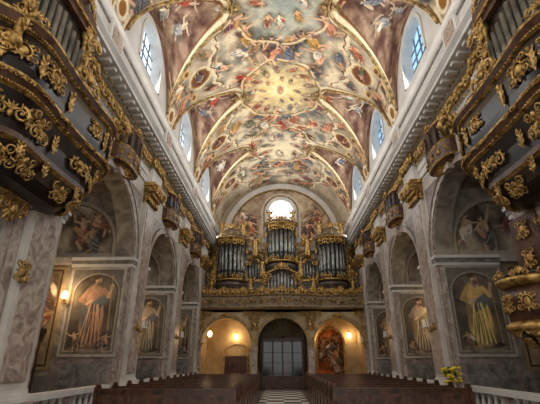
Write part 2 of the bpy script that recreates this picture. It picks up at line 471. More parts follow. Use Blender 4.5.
def archivolt(mb,P,c,hw,zs,rise,w,proj,mat,n=24,zb=None):
    pts=[(c-hw*cos(pi*i/n),zs+rise*sin(pi*i/n),c-(hw+w)*cos(pi*i/n),zs+(rise+w)*sin(pi*i/n)) for i in range(n+1)]
    if zb is not None:
        pts=[(c-hw,zb,c-hw-w,zb)]+pts+[(c+hw,zb,c+hw+w,zb)]
    for a,b in zip(pts,pts[1:]):
        mb.quad(P(a[0],a[1],-proj),P(b[0],b[1],-proj),P(b[2],b[3],-proj),P(a[2],a[3],-proj),mat)
        mb.quad(P(a[2],a[3],-proj),P(b[2],b[3],-proj),P(b[2],b[3],0),P(a[2],a[3],0),mat)
        mb.quad(P(a[0],a[1],-proj),P(b[0],b[1],-proj),P(b[0],b[1],0.02),P(a[0],a[1],0.02),mat)

IMP=4.75
SEC=[(140,92,70),(108,112,116),(168,142,98),(124,114,88)]
def saint_panel(name,sg,y,x0,x1,z0,z1,robe,seed):
    c=Canvas(0,x1-x0,0,z1-z0,110,180,(96,94,90)); W=x1-x0; H=z1-z0; rr=random.Random(seed)
    c.a=mixc((96,92,86),(136,129,118),fbm(c.X,c.Y,2,seed))
    top=H-.2-W*.36
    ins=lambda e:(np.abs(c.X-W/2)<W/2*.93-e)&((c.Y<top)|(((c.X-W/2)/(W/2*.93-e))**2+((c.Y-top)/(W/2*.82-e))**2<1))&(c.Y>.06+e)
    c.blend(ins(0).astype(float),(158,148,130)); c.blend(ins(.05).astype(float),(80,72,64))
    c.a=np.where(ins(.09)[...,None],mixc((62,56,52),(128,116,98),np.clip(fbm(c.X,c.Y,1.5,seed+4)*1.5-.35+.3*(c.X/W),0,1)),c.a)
    K=1.24; cx=W/2; d=np.array(robe,float); o=-.09
    E=lambda x,y,rx,ry,a,col,al=1,so=.18: c.ell(cx+x*K,(y+o)*K,rx*K,ry*K,a,col,al,so)
    C=lambda x,y,x1,y1,w,col,al=1: c.cap(cx+x*K,(y+o)*K,cx+x1*K,(y1+o)*K,w*K,col,al)
    E(0,.22,.5,.1,0,(142,131,114)); E(.1,.3,.4,.08,0,(54,48,45),.8)
    for q in (-.12,.1): E(q,.3,.08,.05,0,(176,150,124))
    E(.05,.75,.34,.5,.05,d*.58); E(.02,.75,.28,.5,.05,d*.8); E(-.1,.9,.19,.55,-.12,d); E(.12,1.12,.15,.5,.14,d*1.1)
    E(-.02,1.5,.23,.34,.06,d*1.03); E(.1,1.32,.3,.13,.7,np.array(rr.choice(SEC),float)); E(-.2,.95,.1,.4,.15,np.array(rr.choice(SEC),float)*.85)
    for k in range(11):
        x=-.28+.055*k; C(x,.32+.02*(k%3),-.1+.024*k+.05*sin(k*2.3),1.3,.013,np.clip(d*(.45 if k%2 else 1.33),0,255),.8)
    sk=(206,172,140)
    C(-.2,1.68,-.37,1.42,.06,d*.9); C(-.37,1.42,-.16,1.3,.05,d*.8); C(-.2,1.32,-.08,1.4,.04,sk)
    C(.2,1.68,.35,1.5,.06,d*1.08); C(.35,1.5,.42,1.8,.04,sk)
    C(.45,.35,.4,2.05,.012,(176,152,104))
    C(0,1.75,.0,1.82,.06,np.array(sk)*.8)
    E(.02,1.93,.085,.12,.1,sk,1,.1); E(-.02,2.02,.1,.065,.2,(76,58,44),.9); E(.03,1.84,.06,.06,0,(92,70,54),.7)
    E(.06,1.93,.03,.1,0,np.array(sk)*.65,.6)
    c.figure(cx-.45,.42,.66,pi/2+.3,rr,drap=(124,102,82),skin=(190,156,126))
    if seed%2: c.figure(cx+.48,.4,.6,pi/2-.4,rr,drap=(112,106,98),skin=(190,156,126))
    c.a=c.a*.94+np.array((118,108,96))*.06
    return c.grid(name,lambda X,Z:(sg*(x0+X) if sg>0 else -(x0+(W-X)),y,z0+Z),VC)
def scene_panel(name,posf,W,H,n,seed,nfig,tone=(110,88,66),parent=None,size=.9,arch=False,sk=(196,150,112),border=False,mute=0):
    c=Canvas(0,W,0,H,int(W*n),int(H*n),tone); rr=random.Random(seed)
    c.a=mixc(np.array(tone)*.5,np.array(tone)*1.5,np.clip(fbm(c.X,c.Y,1.6,seed)*1.6-.3,0,1))
    for k in range(nfig):
        c.figure(rr.uniform(.12,.88)*W,rr.uniform(.18,.75)*H,size*rr.uniform(.7,1.2),pi/2+rr.uniform(-.7,.7),rr,skin=sk)
    if mute: 
        gr=c.a.mean(-1,keepdims=True)*np.array([1.04,1.0,.92]); c.a=c.a*(1-mute)+(gr*.7+np.array(tone)*.3)*mute
    skip=None
    if arch:
        t=H-W/2; rd=np.where(c.Y>t,np.hypot(c.X-W/2,c.Y-t),np.abs(c.X-W/2)); skip=(rd>W/2)&(c.Y>t)
        if border: c.blend(((rd>W/2-.14)|(c.Y<.12)).astype(float),(166,154,136)); c.blend((np.abs(rd-W/2+.14)<.025).astype(float),(106,84,56))
    else:
        e=np.minimum(np.minimum(c.X,W-c.X),np.minimum(c.Y,H-c.Y)); c.blend((e<.12).astype(float),(150,130,96)); c.blend((np.abs(e-.12)<.025).astype(float),(70,52,36))
    return c.grid(name,posf,VC,skip,parent)

for sg,nm in ((-1,'left'),(1,'right')):
    P=lambda u,z,d:(sg*(WX+d),u,z)
    w=MB()
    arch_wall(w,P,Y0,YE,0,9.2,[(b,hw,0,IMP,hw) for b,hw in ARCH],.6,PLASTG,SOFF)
    for b,hw in ARCH:
        archivolt(w,P,b,hw,IMP+.1,hw-.1,.2,.06,PINK)
        archivolt(w,P,b,hw+.2,IMP+.1,hw-.1+.2,.05,.09,GREYM)
        w.box(sg*(WX-.2),sg*WX,b-.17,b+.17,IMP+hw-.1,IMP+hw+.32,PINK)
        for q in (-1,1):
            yy=b+q*(hw-.1)
            w.add([P(yy-q*.95,IMP+hw+.2,-.03),P(yy+q*.12,IMP+hw+.2,-.03),P(yy+q*.12,IMP+hw-.95,-.03)],[(0,1,2)],MAUVE)
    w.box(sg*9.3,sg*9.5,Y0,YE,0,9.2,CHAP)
    for yp in PIERS:
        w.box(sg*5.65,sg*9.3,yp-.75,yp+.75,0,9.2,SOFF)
        w.box(sg*7.1,sg*9.3,yp-.9,yp+.9,IMP-.12,IMP+.1,PIER)
        w.box(sg*7.1,sg*9.3,yp-.8,yp+.8,0,1.2,GREYM)
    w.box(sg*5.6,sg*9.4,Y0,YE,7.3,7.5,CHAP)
    PA=lambda u,z,d:(sg*(AX+d),u,z)
    arch_wall(w,PA,Y0,YE,9.2,wall_top,[(b,1.0,10.9,12.0,.9) for b in BAYS],.4,PLAST,PLAST,n=14,back=False)
    for b in BAYS:
        archivolt(w,PA,b,1.0,12.0,.9,.12,.05,PLAST,14,zb=10.9)
    for yp in VP:
        w.box(sg*(AX-.1),sg*AX,yp-.4,yp+.4,9.2,10.25,PLAST)
        w.box(sg*(AX-.13),sg*(AX-.1),yp-.28,yp+.28,9.4,10.1,PINK)
    w.extr_y([(sg*AX,10.2),(sg*(AX-.14),10.28),(sg*(AX-.16),10.36),(sg*AX,10.4)],Y0,YE,PLAST)
    w.extr_y([(sg*AX,10.05),(sg*(AX-.04),10.05),(sg*(AX-.04),10.12),(sg*AX,10.12)],Y0,YE,GREYM)
    w.obj('wall_'+nm)
    for yp in PIERS[1:]:
        p=MB(); xo=WX; hp=.72
        p.box(sg*(xo-.14),sg*(xo+.01),yp-.5,yp+.5,0.9,7.0,PLASTG)
        p.box(sg*(xo-.165),sg*(xo-.14),yp-.38,yp+.38,1.25,6.85,PINK)
        p.box(sg*(xo-.03),sg*(xo+.01),yp-.74,yp-.54,.9,IMP-.25,PINK); p.box(sg*(xo-.03),sg*(xo+.01),yp+.54,yp+.74,.9,IMP-.25,PINK)
        p.box(sg*(xo+.04),sg*(xo+.18),yp-.775,yp-.75,.5,IMP-.25,PINK)
        p.box(sg*(xo-.22),sg*xo,yp-.6,yp+.6,0,.75,GREYM)
        p.box(sg*(xo-.26),sg*xo,yp-.64,yp+.64,.75,.9,PINK)
        for k in range(3):
            p.box(sg*(xo-.24+.03*k),sg*xo,yp-.57+.03*k,yp+.57-.03*k,.9+.07*k,.97+.07*k,PLAST)
        for k,(e,za,zb) in enumerate([(.05,IMP-.22,IMP-.12),(.09,IMP-.12,IMP),(.14,IMP,IMP+.1)]):
            p.box(sg*(xo-.02-e*.6),sg*(7.12),yp-.75-e,yp+.75+e,za,zb,PLAST if k!=1 else GREYM)
        p.box(sg*(xo-.04),sg*7.12,yp-.81,yp+.81,0,.4,GREYM)
        for q in (-1,1):
            ya=yp+q*.75; yb=yp+q*.775
            p.box(sg*5.3,sg*7.02,ya,yb,.55,1.65,MAUVE); 
            p.box(sg*5.45,sg*6.87,yb,yb+q*.012,.68,1.52,GREYM)
            for (xa,xb,za,zb) in ((5.22,7.06,1.72,1.8),(5.22,7.06,4.44,4.52),(5.22,5.3,1.8,4.44),(6.98,7.06,1.8,4.44)):
                p.box(sg*xa,sg*xb,ya,ya+q*.05,za,zb,PIER)
        p.obj('pilaster')
        c=MB()
        c.extr_y([(sg*(xo),7.0),(sg*(xo-.16),7.0),(sg*(xo-.2),7.3),(sg*(xo-.34),7.62),(sg*xo,7.62)],yp-.46,yp+.46,DGOLD)
        c.box(sg*(xo-.42),sg*xo,yp-.62,yp+.62,7.62,7.76,GOLD)
        for row in range(2):
            for k in range(5):
                yy=yp-.44+.22*k
                c.merge(LEAF,frame((sg*(xo-.17-.07*row),yy,7.17+.24*row),(-sg,0,.25*1),(.95,.95,.8)))
        for q in (-1,1):
            c.merge(LEAF,frame((sg*(xo-.1),yp+q*.47,7.2),(0,q,.2),.9))
            c.tube([(sg*(xo-.36)+sg*a,yp+q*.55,z) for a,z in [(q2[0],q2[2]+7.52) for q2 in spiral(0,0,.15,1.4,pi/2,1)]],.05,GOLD,6)
            c.merge(SCR,frame((sg*(xo-.35),yp+q*.28,7.5),(-sg,0,0),.6))
        c.merge(CREST,frame((sg*(xo-.36),yp,7.55),(-sg,0,0),.7))
        c.merge(SCR,frame((sg*(xo-.22),yp-.52,7.5),(0,-1,0),.6))
        c.obj('gilded_capital')
        if yp<8: continue
        l=MB()
        l.merge(CREST,frame((sg*(xo-.165),yp,2.6),(-sg,0,0),.45))
        for q in (-1,0,1):
            l.tube([(sg*(xo-.17),yp,2.6),(sg*(xo-.33),yp+q*.12,2.48),(sg*(xo-.42),yp+q*.2,2.62)],.015,GOLD,5)
            l.lathe(sg*(xo-.42),yp+q*.2,[(.05,2.62),(.06,2.66),(.018,2.67),(.018,2.86),(.005,2.9)],PLAST,8)
        l.obj('candle_sconce')
    e=MB()
    xw=WX
    e.extr_y([(sg*(xw+.02),7.76),(sg*(xw-.06),7.76),(sg*(xw-.06),8.0),(sg*(xw-.1),8.02),(sg*(xw-.1),8.24),(sg*(xw-.16),8.3),(sg*(xw+.02),8.3)],Y0,YE,PLAST)
    e.extr_y([(sg*(xw+.02),8.3),(sg*(xw-.08),8.3),(sg*(xw-.08),8.86),(sg*(xw+.02),8.86)],Y0,YE,PIER)
    e.extr_y([(sg*(xw+.02),8.86),(sg*(xw-.2),8.9),(sg*(xw-.24),8.98),(sg*(xw-.66),9.0),(sg*(xw-.66),9.1),(sg*(xw-.76),9.2),(sg*(xw-.76),9.26),(sg*(xw+.02),9.26)],Y0,YE,PLAST)
    y=Y0+.2
    while y<YE:
        e.box(sg*(xw-.58),sg*(xw-.2),y-.07,y+.07,8.9,9.0,PLAST); y+=.36
    for yp in PIERS:
        e.box(sg*(xw-.26),sg*xw,yp-.55,yp+.55,7.76,8.3,PLAST); e.box(sg*(xw-.28),sg*xw,yp-.57,yp+.57,8.2,8.3,PLAST)
        e.box(sg*(xw-.22),sg*xw,yp-.5,yp+.5,8.3,8.86,PIER)
    e.obj('trim_1' if sg<0 else 'trim_2')
    fr=MB(); y=4.0
    while y<YE-.4:
        near=min(abs(y-yp) for yp in PIERS)<.5
        fr.merge(SCR,frame((sg*(xw-(.22 if near else .08)),y,8.57),(-sg,0,0),(.78,1.3,.95)))
        y+=.62
    for k in range(int((YE-4)/.16)):
        fr.ell((sg*(xw-.17),4+k*.16,8.27),(.035,.05,.04),GOLD,5,4)
    for k in range(int((YE-4)/.2)):
        fr.ell((sg*(xw-.3),4+k*.2,8.88),(.05,.06,.04),DGOLD,5,4)
    fr.obj('gilded_frieze')
    for i,b in enumerate(BAYS):
        m=MB(); mt=WINL if sg<0 else WINR
        pts=[(b-1.0,10.9)]+[(b-1.0*cos(pi*k/14),12.0+.9*sin(pi*k/14)) for k in range(15)]+[(b+1.0,10.9)]
        m.add([(sg*(AX+.38),a,z) for a,z in pts],[tuple(range(len(pts)))],mt)
        for yy in (-.5,0,.5): m.box(sg*(AX+.32),sg*(AX+.36),b+yy-.022,b+yy+.022,10.9,12.85,LEAD)
        for zz in (11.25,11.6,11.95,12.35): m.box(sg*(AX+.32),sg*(AX+.36),b-.95,b+.95,zz-.02,zz+.02,LEAD)
        m.obj('window_%d'%((i+1) if sg<0 else (i+6)))
    for b in BAYS[2:]:
        o=MB(); cy=b
        ring=lambda s,n=12:[(sg*(WX-.42*s*sin(pi*k/n)**.6),cy-.85*s*cos(pi*k/n)) for k in range(n+1)]
        lv=[(7.0,.3,GOLD),(7.12,.75,BROWNW),(7.2,.95,GOLD),(7.26,1.0,BROWNW),(7.7,.98,GOLD),(7.76,1.04,BLACKW),(7.85,.9,BLACKW),(8.3,.9,BROWNW),(8.42,1.05,GOLD),(8.46,1.05,BROWNW),(8.6,.5,BROWNW)]
        for (za,sa,m1),(zb,sb,_) in zip(lv,lv[1:]):
            A=ring(sa);B=ring(sb)
            vs=[(x,y,za) for x,y in A]+[(x,y,zb) for x,y in B]; n=len(A)
            o.add(vs,[(k,k+1,n+k+1,n+k) for k in range(n-1)],m1,False)
        for k in (2,4,6,8,10):
            x,y=ring(1.0)[k]; nx,ny=-sg*.42*sin(pi*k/12),-.3*cos(pi*k/12)
            o.merge(CART,frame((x,y,7.47),(nx,ny,0),(.18,.3,.24)))
            o.box(x-.02,x+.02,y-.03,y+.03,7.8,8.38,BROWNW)
        o.merge(CREST,frame((sg*(WX-.42),cy,8.5),(-sg,0,0),.45))
        o.merge(CREST,frame((sg*(WX-.2),cy,7.08),(-sg,0,-.4),.4,pi))
        o.obj('oratory_balcony')
    for b,hw in ARCH[1:]:
        q=MB(); hb=hw-.1
        q.box(sg*5.25,sg*5.5,b-hb,b+hb,0,.14,PLAST); q.box(sg*5.22,sg*5.53,b-hb-.03,b+hb+.03,.82,.95,PLAST)
        for k in range(13):
            yy=b+(k-6)*(hb-.12)/6
            if k in (0,6,12): q.box(sg*5.27,sg*5.48,yy-.1,yy+.1,.14,.82,PINK)
            else: q.lathe(sg*5.375,yy,[(.07,.14),(.07,.2),(.04,.25),(.085,.42),(.05,.62),(.04,.7),(.07,.76),(.07,.82)],PLAST,8)
        q.obj('marble_balustrade')
    robes=[(214,180,112),(166,152,128),(156,132,106)] if sg>0 else [(170,132,106),(158,144,122),(140,126,110)]
    for i,yp in enumerate(PIERS[2:]):
        saint_panel('saint_fresco',sg,yp-.78,5.3,6.98,1.8,4.44,robes[i],i+3 if sg<0 else i+8)
        k=i+(5 if sg>0 else 0)
        scene_panel('chapel_wall_fresco',lambda X,Z:(sg*(7.25+X),yp-.775,1.35+Z),1.98,3.2,36,20+k,7,tone=(144,120,90),size=1.4,mute=.35)
        scene_panel('lunette_fresco',lambda X,Z:(sg*(5.72+X),yp-.775,4.88+Z),3.4,2.05,36,40+k,5,tone=(136,122,102),size=1.25,arch=True,border=True,mute=.4)
    for b,hw in ARCH:
        a=MB()
        a.box(sg*8.3,sg*9.3,b-1.2,b+1.2,0,1.1,GREYM)
        a.box(sg*8.9,sg*9.3,b-1.3,b+1.3,1.1,1.3,BROWNW)
        for q in (-1,1):
            a.lathe(sg*9.05,b+q*1.05,[(.17,1.3),(.14,1.4),(.13,3.9),(.12,4.0),(.2,4.25)],MAUVE,12)
        a.box(sg*8.85,sg*9.3,b-1.35,b+1.35,4.25,4.6,BROWNW)
        a.box(sg*9.2,sg*9.3,b-.85,b+.85,1.4,4.15,GOLD)
        a.merge(CREST,frame((sg*9.0,b,4.75),(-sg,0,0),1.4))
        al=a.obj('chapel_altar')
        scene_panel('altar_painting',lambda X,Z:(sg*9.18,b-.75+X,1.5+Z),1.5,2.55,30,60+int(b),5,tone=(80,62,50),size=1.3,parent=al)

# ---------------------------------------------------------------- floor
f=MB()
def chk(name,c1,c2,sc,rot=0):
    m,nt,b=newmat(name); tc=nt.nodes.new('ShaderNodeTexCoord'); mp=nt.nodes.new('ShaderNodeMapping')
    mp.inputs['Rotation'].default_value=(0,0,rot); mp.inputs['Location'].default_value=(0,0,.1)
    ck=nt.nodes.new('ShaderNodeTexChecker'); ck.inputs['Scale'].default_value=sc
    ck.inputs['Color1'].default_value=c1; ck.inputs['Color2'].default_value=c2
    nt.links.new(tc.outputs['Object'],mp.inputs[0]); nt.links.new(mp.outputs[0],ck.inputs[0]); nt.links.new(ck.outputs[0],b.inputs['Base Color'])
    b.inputs['Roughness'].default_value=.5; return m
CHK=chk('aisle_checker_tiles',lin(230,224,210),lin(40,38,36),1.35,0)
TIL=chk('stone_floor_tiles',lin(120,112,102),lin(94,88,80),1.6)
f.box(-9.5,-1.05,Y0,30,-.2,0,TIL); f.box(1.05,9.5,Y0,30,-.2,0,TIL); f.box(-1.05,1.05,Y0,30,-.2,0,CHK)
f.obj('floor')

# ---------------------------------------------------------------- pews
pw=MB(); L=3.1
pw.box(-L/2,L/2,-.02,.03,.42,.98,PEWW); pw.box(-L/2-.02,L/2+.02,-.05,.06,.98,1.03,PEWW)
pw.box(-L/2,L/2,-.45,-.02,.42,.47,PEWW); pw.box(-L/2,L/2,-.05,.0,.05,.42,BROWNW)
for k in range(5):
    x=-L/2+.12+k*(L-.24)/5
    pw.box(x+.03,x+(L-.24)/5-.03,.03,.045,.5,.9,BROWNW)
    pw.box(x+.03,x+(L-.24)/5-.03,-.035,-.02,.52,.9,BROWNW)
pw.box(-L/2,L/2,.18,.34,.14,.19,PEWW); pw.box(-L/2,L/2,.05,.26,.78,.81,PEWW)
for sx in (-1,1):
    x0=sx*L/2; prof=[(-.5,0),(.3,0),(.3,.12),(.12,.3),(.1,.9),(.16,1.0),(.1,1.1),(-.02,1.12),(-.1,1.02),(-.1,.75),(-.3,.66),(-.46,.66),(-.5,.55),(-.42,.4),(-.5,.15)]
    n=len(prof); vs=[(x0-.035,y,z) for y,z in prof]+[(x0+.035,y,z) for y,z in prof]
    pw.add(vs,[tuple(range(n)),tuple(range(n,2*n))[::-1]]+[(i,(i+1)%n,n+(i+1)%n,n+i) for i in range(n)],PEWW)
first=pw.obj('church_pew'); first.location=(-2.68,9.6,0)
me=first.data
for i in range(12):
    for sx in (-1,1):
        if i==0 and sx<0: continue
        o=bpy.data.objects.new('church_pew',me); scene.collection.objects.link(o)
        o.location=(sx*2.68,9.6+i*.98+(.5 if sx>0 else 0),0)

# ---------------------------------------------------------------- back wall
B=Canvas(-5.1,5.1,4.6,14.9,240,240,(150,140,124))
B.a=mixc((150,136,116),(196,182,158),fbm(B.X,B.Y,1,5))
ins=((B.X/4.1)**2+((B.Y-9.9)/4.15)**2<1)&(B.Y>9.6)
B.a=np.where(ins[...,None],mixc((124,100,84),(206,188,156),np.clip(fbm(B.X,B.Y,1.3,8)*1.8-.4,0,1)),B.a)
r=random.Random(5)
for sx in (-1,1):
    for k in range(10):
        B.figure(sx*r.uniform(1.7,3.4),r.uniform(9.6,12.4),r.uniform(.9,1.4),pi/2+r.uniform(-.7,.7),r)
skip=(np.abs(B.X)<.92)&(B.Y>10.3)&((B.Y<12.0)|((B.X/.92)**2+((B.Y-12.0)/.95)**2<1))
B.blend((((B.X/1.45)**2+((B.Y-12)/1.5)**2<1)|((np.abs(B.X)<1.45)&(B.Y<12)&(B.Y>9.6))).astype(float),(212,208,198))
wb=B.grid('wall_back',lambda X,Z:(X,YE+0*X,Z),VC,skip)
m=MB(); PB=lambda u,z,d:(u,YE+d,z)
archivolt(m,PB,0,3.9,9.9,3.95,.42,.14,PLAST,40,zb=9.2)
archivolt(m,PB,0,3.82,9.9,3.87,.08,.18,DGOLD,40,zb=9.2)
archivolt(m,PB,0,.92,12.0,.95,.24,.14,PLAST,20,zb=10.3)
archivolt(m,PB,0,1.25,12.0,1.28,.08,.1,DGOLD,20,zb=10.0)
m.box(-5.1,5.1,YE-.25,YE,8.9,9.2,PLAST)
m.obj('trim_3')
m=MB(); pts=[(-.92,10.3)]+[(-.92*cos(pi*k/14),12+.95*sin(pi*k/14)) for k in range(15)]+[(.92,10.3)]
m.add([(a,YE+.25,z) for a,z in pts],[tuple(range(len(pts)))],WINB)
for xx in (-.3,.3): m.box(xx-.025,xx+.025,YE+.15,YE+.2,10.3,12.9,PLAST)
for zz in (10.9,11.5,12.1): m.box(-.9,.9,YE+.15,YE+.2,zz-.025,zz+.025,PLAST)
for a,b in zip(pts,pts[1:]): m.quad((a[0],YE,a[1]),(b[0],YE,b[1]),(b[0],YE+.26,b[1]),(a[0],YE+.26,a[1]),PLAST)
m.obj('window_11')
nw=MB()
nw.box(-5.1,5.1,YE+.5,YE+.7,0,4.6,WARM)
nw.box(-5.12,-5.08,24.9,YE+.6,0,4.6,WARM); nw.box(5.08,5.12,24.9,YE+.6,0,4.6,WARM)
for sx in (-1,1): nw.box(sx*1.68-.12,sx*1.68+.12,25,YE+.6,0,4.6,WARM)
nw.obj('wall_narthex')

# ---------------------------------------------------------------- organ loft
YL=24.45
lo=MB(); PL=lambda u,z,d:(u,YL+d,z)
arch_wall(lo,PL,-WX,WX,0,4.6,[(c,1.47,0,2.55,1.47) for c in (-3.35,0,3.35)],.6,WARM,WARM)
for c in (-3.35,0,3.35):
    archivolt(lo,PL,c,1.47,2.55,1.47,.2,.07,WARMT)
    archivolt(lo,PL,c,1.52,2.55,1.52,.05,.1,DGOLD)
    lo.merge(CREST,frame((c,YL-.08,4.1),(0,-1,0),.6))
for x in (-4.95,-1.675,1.675,4.95):
    lo.box(x-.2,x+.2,YL-.1,YL,0,.5,GREYM)
    lo.box(x-.15,x+.15,YL-.07,YL,.5,2.4,PINK)
    lo.box(x-.22,x+.22,YL-.12,YL,2.4,2.58,WARMT)
    lo.merge(CART,frame((x,YL-.05,3.6),(0,-1,0),.6))
    for q in (-1,1): lo.merge(SCR,frame((x+q*.35,YL-.05,4.25),(0,-1,0),.7)); lo.merge(SCR,frame((x+q*.12,YL-.05,4.0),(0,-1,0),.45))
lo.box(-WX,WX,YL,YE+.5,4.35,4.62,WARM)
def bowy(x): return YL-.08-.55*(max(0,cos(min(1,abs(x)/2.2)*pi/2))**.7)
xs=[-WX+2*WX*i/80 for i in range(81)]
prof=[(.02,4.5,WARMT),(.12,4.55,DGOLD),(.16,4.62,LOFTP),(.06,4.68,LOFTP),(.06,5.25,DGOLD),(.14,5.3,WARMT),(.18,5.38,WARMT),(.0,5.4,WARMT),(-.12,5.4,LOFTP),(-.12,4.62,LOFTP)]
for (oa,za,ma),(ob_,zb,_) in zip(prof,prof[1:]):
    vs=[(x,bowy(x)-oa,za) for x in xs]+[(x,bowy(x)-ob_,zb) for x in xs]; n=len(xs)
    lo.add(vs,[(i,i+1,n+i+1,n+i) for i in range(n-1)],ma)
vs=[(x,bowy(x)-.02,4.5) for x in xs]+[(x,YL+.02,4.5) for x in xs]
lo.add(vs,[(i,i+1,n+i+1,n+i) for i in range(n-1)],WARMT)
for i in range(17):
    x=-4.8+.6*i; sl=(bowy(x+.05)-bowy(x-.05))/.1
    lo.merge(CART if i%2==0 else SCR,frame((x,bowy(x)-.07,4.97),(sl,-1,0),.42 if i%2==0 else .6),{GOLD:DGOLD})
    lo.merge(CREST,frame((x,bowy(x)-.1,5.45),(sl,-1,0),(.75,.8,.7 if i%2 else 1.0)))
lo.obj('organ_loft')
for i,(x,h) in enumerate([(-4.4,1.0),(-1.95,1.15),(1.95,1.15),(4.4,1.0)]):
    s=MB(); statue(s,x,bowy(x)-.02,5.38,h,GOLD,-1,True,i); s.obj('gilded_angel')

# ---------------------------------------------------------------- organ
og=MB()
def tower(cx,cy,r,zb,zp,zt,n,dome):
    og.lathe(cx,cy,[(r*1.0,4.62),(r*1.0,zb-.5),(r*1.12,zb-.4),(r*1.12,zb-.3),(r*.95,zb-.2),(r*.95,zb)],ORGW,16)
    og.lathe(cx,cy,[(r*1.16,zb-.12),(r*1.18,zb-.05),(r*1.1,zb)],GOLD,16)
    for i in range(n):
        a=pi+pi*(i+.5)/n
        k=1-abs((i+.5)/n-.5)*2
        px,py=cx+r*.86*cos(a),cy+r*.7*sin(a); pr=pi*r*.86/n/2*.86
        top=zp-(1-k)*.5 if dome else zp-(1-k)*.3
        og.lathe(px,py,[(.02,zb),(pr,zb+.4),(pr,top)],PIPE,10)
        og.box(px-pr*.5,px+pr*.5,py-pr*1.05,py-pr*.8,zb+.45,zb+.6,DARK)
    og.box(cx-r*.8,cx+r*.8,cy-.05,cy+r*.6,zb,zt,BLACKW)
    for q in (-1,1):
        og.box(cx+q*r*1.0-.1,cx+q*r*1.0+.1,cy-.12,cy+.5,zb,zt,ORGW)
        og.lathe(cx+q*r*1.03,cy-.15,[(.08,zb),(.09,zb+.1),(.05,zb+.15),(.05,zt-.2),(.09,zt-.1),(.09,zt)],ORGW,10)
        for z in np.arange(zb+.35,zt-.3,.8):
            og.merge(LEAF,frame((cx+q*r*1.06,cy-.2,z),(q*.5,-1,0),(.8,.8,.9)))
        og.merge(SCR,frame((cx+q*r*.5,cy-r*.78,zt-.22),(q*.5,-1,0),(.9,.9,1.3)))
        og.merge(SCR,frame((cx+q*r*.5,cy-r*.78,zb+.12),(q*.5,-1,0),(.8,.8,.7)))
    og.merge(CREST,frame((cx,cy-r*.85,zt-.1),(0,-1,0),.7,pi))
    og.lathe(cx,cy,[(r*1.05,zt-.05),(r*1.2,zt+.05),(r*1.2,zt+.1)],GOLD,18,1,.95)
    og.lathe(cx,cy,[(r*1.2,zt+.1),(r*1.25,zt+.2),(r*1.0,zt+.24)],ORGW,18,1,.95)
    if dome:
        og.lathe(cx,cy,[(r*1.0,zt+.2),(r*.92,zt+.5),(r*.6,zt+.75),(r*.3,zt+.9),(r*.25,zt+1.0),(.05,zt+1.1)],ORGW,18,1,.9)
        for k in range(7):
            a=pi+pi*k/6; og.merge(LEAF,frame((cx+r*.92*cos(a),cy+r*.83*sin(a),zt+.35),(cos(a),sin(a),.3),.8))
        og.merge(CREST,frame((cx,cy-r*.6,zt+.78),(0,-1,0),.8))
    else:
        og.merge(CREST,frame((cx,cy-r*.9,zt+.2),(0,-1,0),.9))
        for q in (-1,1):
            og.merge(SCR,frame((cx+q*.6,cy-r*.7,zt+.35),(0,-1,0),.8,q*.5))
    for x2 in (-.6,0,.6):
        og.merge(CART,frame((cx+x2*r,cy-r*math.sqrt(1-x2*x2)*1.0-.02,(4.62+zb)/2+.1),(x2,-1,0),.42))
tower(0,25.7,.95,7.7,10.2,10.2,9,False)
tower(-3.35,25.7,.95,6.5,9.0,9.2,9,True)
tower(3.35,25.7,.95,6.5,9.0,9.2,9,True)
for sx in (-1,1):
    xa,xb=sx*.95,sx*2.5
    og.box(xa,xb,25.6,26.6,4.62,6.5,ORGW); og.box(xa,xb,25.8,26.5,6.5,8.3,ORGW)
    og.box(xa,xb,25.5,26.6,6.42,6.55,GOLD)
    for k in range(7):
        px=sx*(1.1+.2*k); top=8.2-.14*k
        og.lathe(px,25.72,[(.02,6.55),(.085,6.8),(.085,top)],PIPE,8)
    og.tube([(sx*(1.0+.16*k),25.7,8.65-.13*k+.12*sin(k*.7)) for k in range(10)],.07,ORGW,6)
    for k in range(4): og.merge(SCR,frame((sx*(1.15+.4*k),25.62,8.45-.25*k),(0,-1,0),.7,sx*-.4))
    for k in range(4): og.merge(CART,frame((sx*(1.15+.4*k),25.55,5.7),(0,-1,0),.36))
    for z,xo,s_ in ((7.0,4.5,1.0),(7.9,4.45,.9),(8.7,4.35,.7)):
        og.merge(SCR,frame((sx*xo,25.6,z),(0,-1,0),(s_,s_,s_*1.5),sx*.9))
    og.box(sx*4.3,sx*5.0,25.7,26.5,4.62,6.4,ORGW)
    statue(og,sx*1.75,25.45,8.0,1.5,GOLD,-1,True,10+sx)
    statue(og,sx*1.25,25.2,6.55,1.35,GOLD,-1,True,14+sx)
    statue(og,sx*4.5,25.6,6.4,1.4,GOLD,-1,True,18+sx)
    statue(og,sx*.8,25.3,10.4,.95,GOLD,-1,True,22+sx)
    statue(og,sx*2.6,25.3,9.4,1.1,GOLD,-1,True,26+sx)
    statue(og,sx*4.05,25.3,9.4,1.1,GOLD,-1,True,30+sx)
og.box(-1.0,1.0,24.6,25.3,4.62,6.6,ORGW)
for i in range(9):
    x=-.84+.21*i; og.lathe(x,24.55,[(.02,5.5),(.08,5.7),(.08,6.8-.09*abs(i-4)*1.0)],PIPE,8)
og.tube([(-1.1+.1375*k,24.5,6.65+.4*sin(pi*k/16)) for k in range(17)],.06,GOLD,6)
og.merge(CREST,frame((0,24.5,7.1),(0,-1,0),.8))
for q in (-1,1): og.merge(SCR,frame((q*.95,24.5,6.4),(0,-1,0),(.8,.8,1.3),q*1.2))
og.obj('pipe_organ')

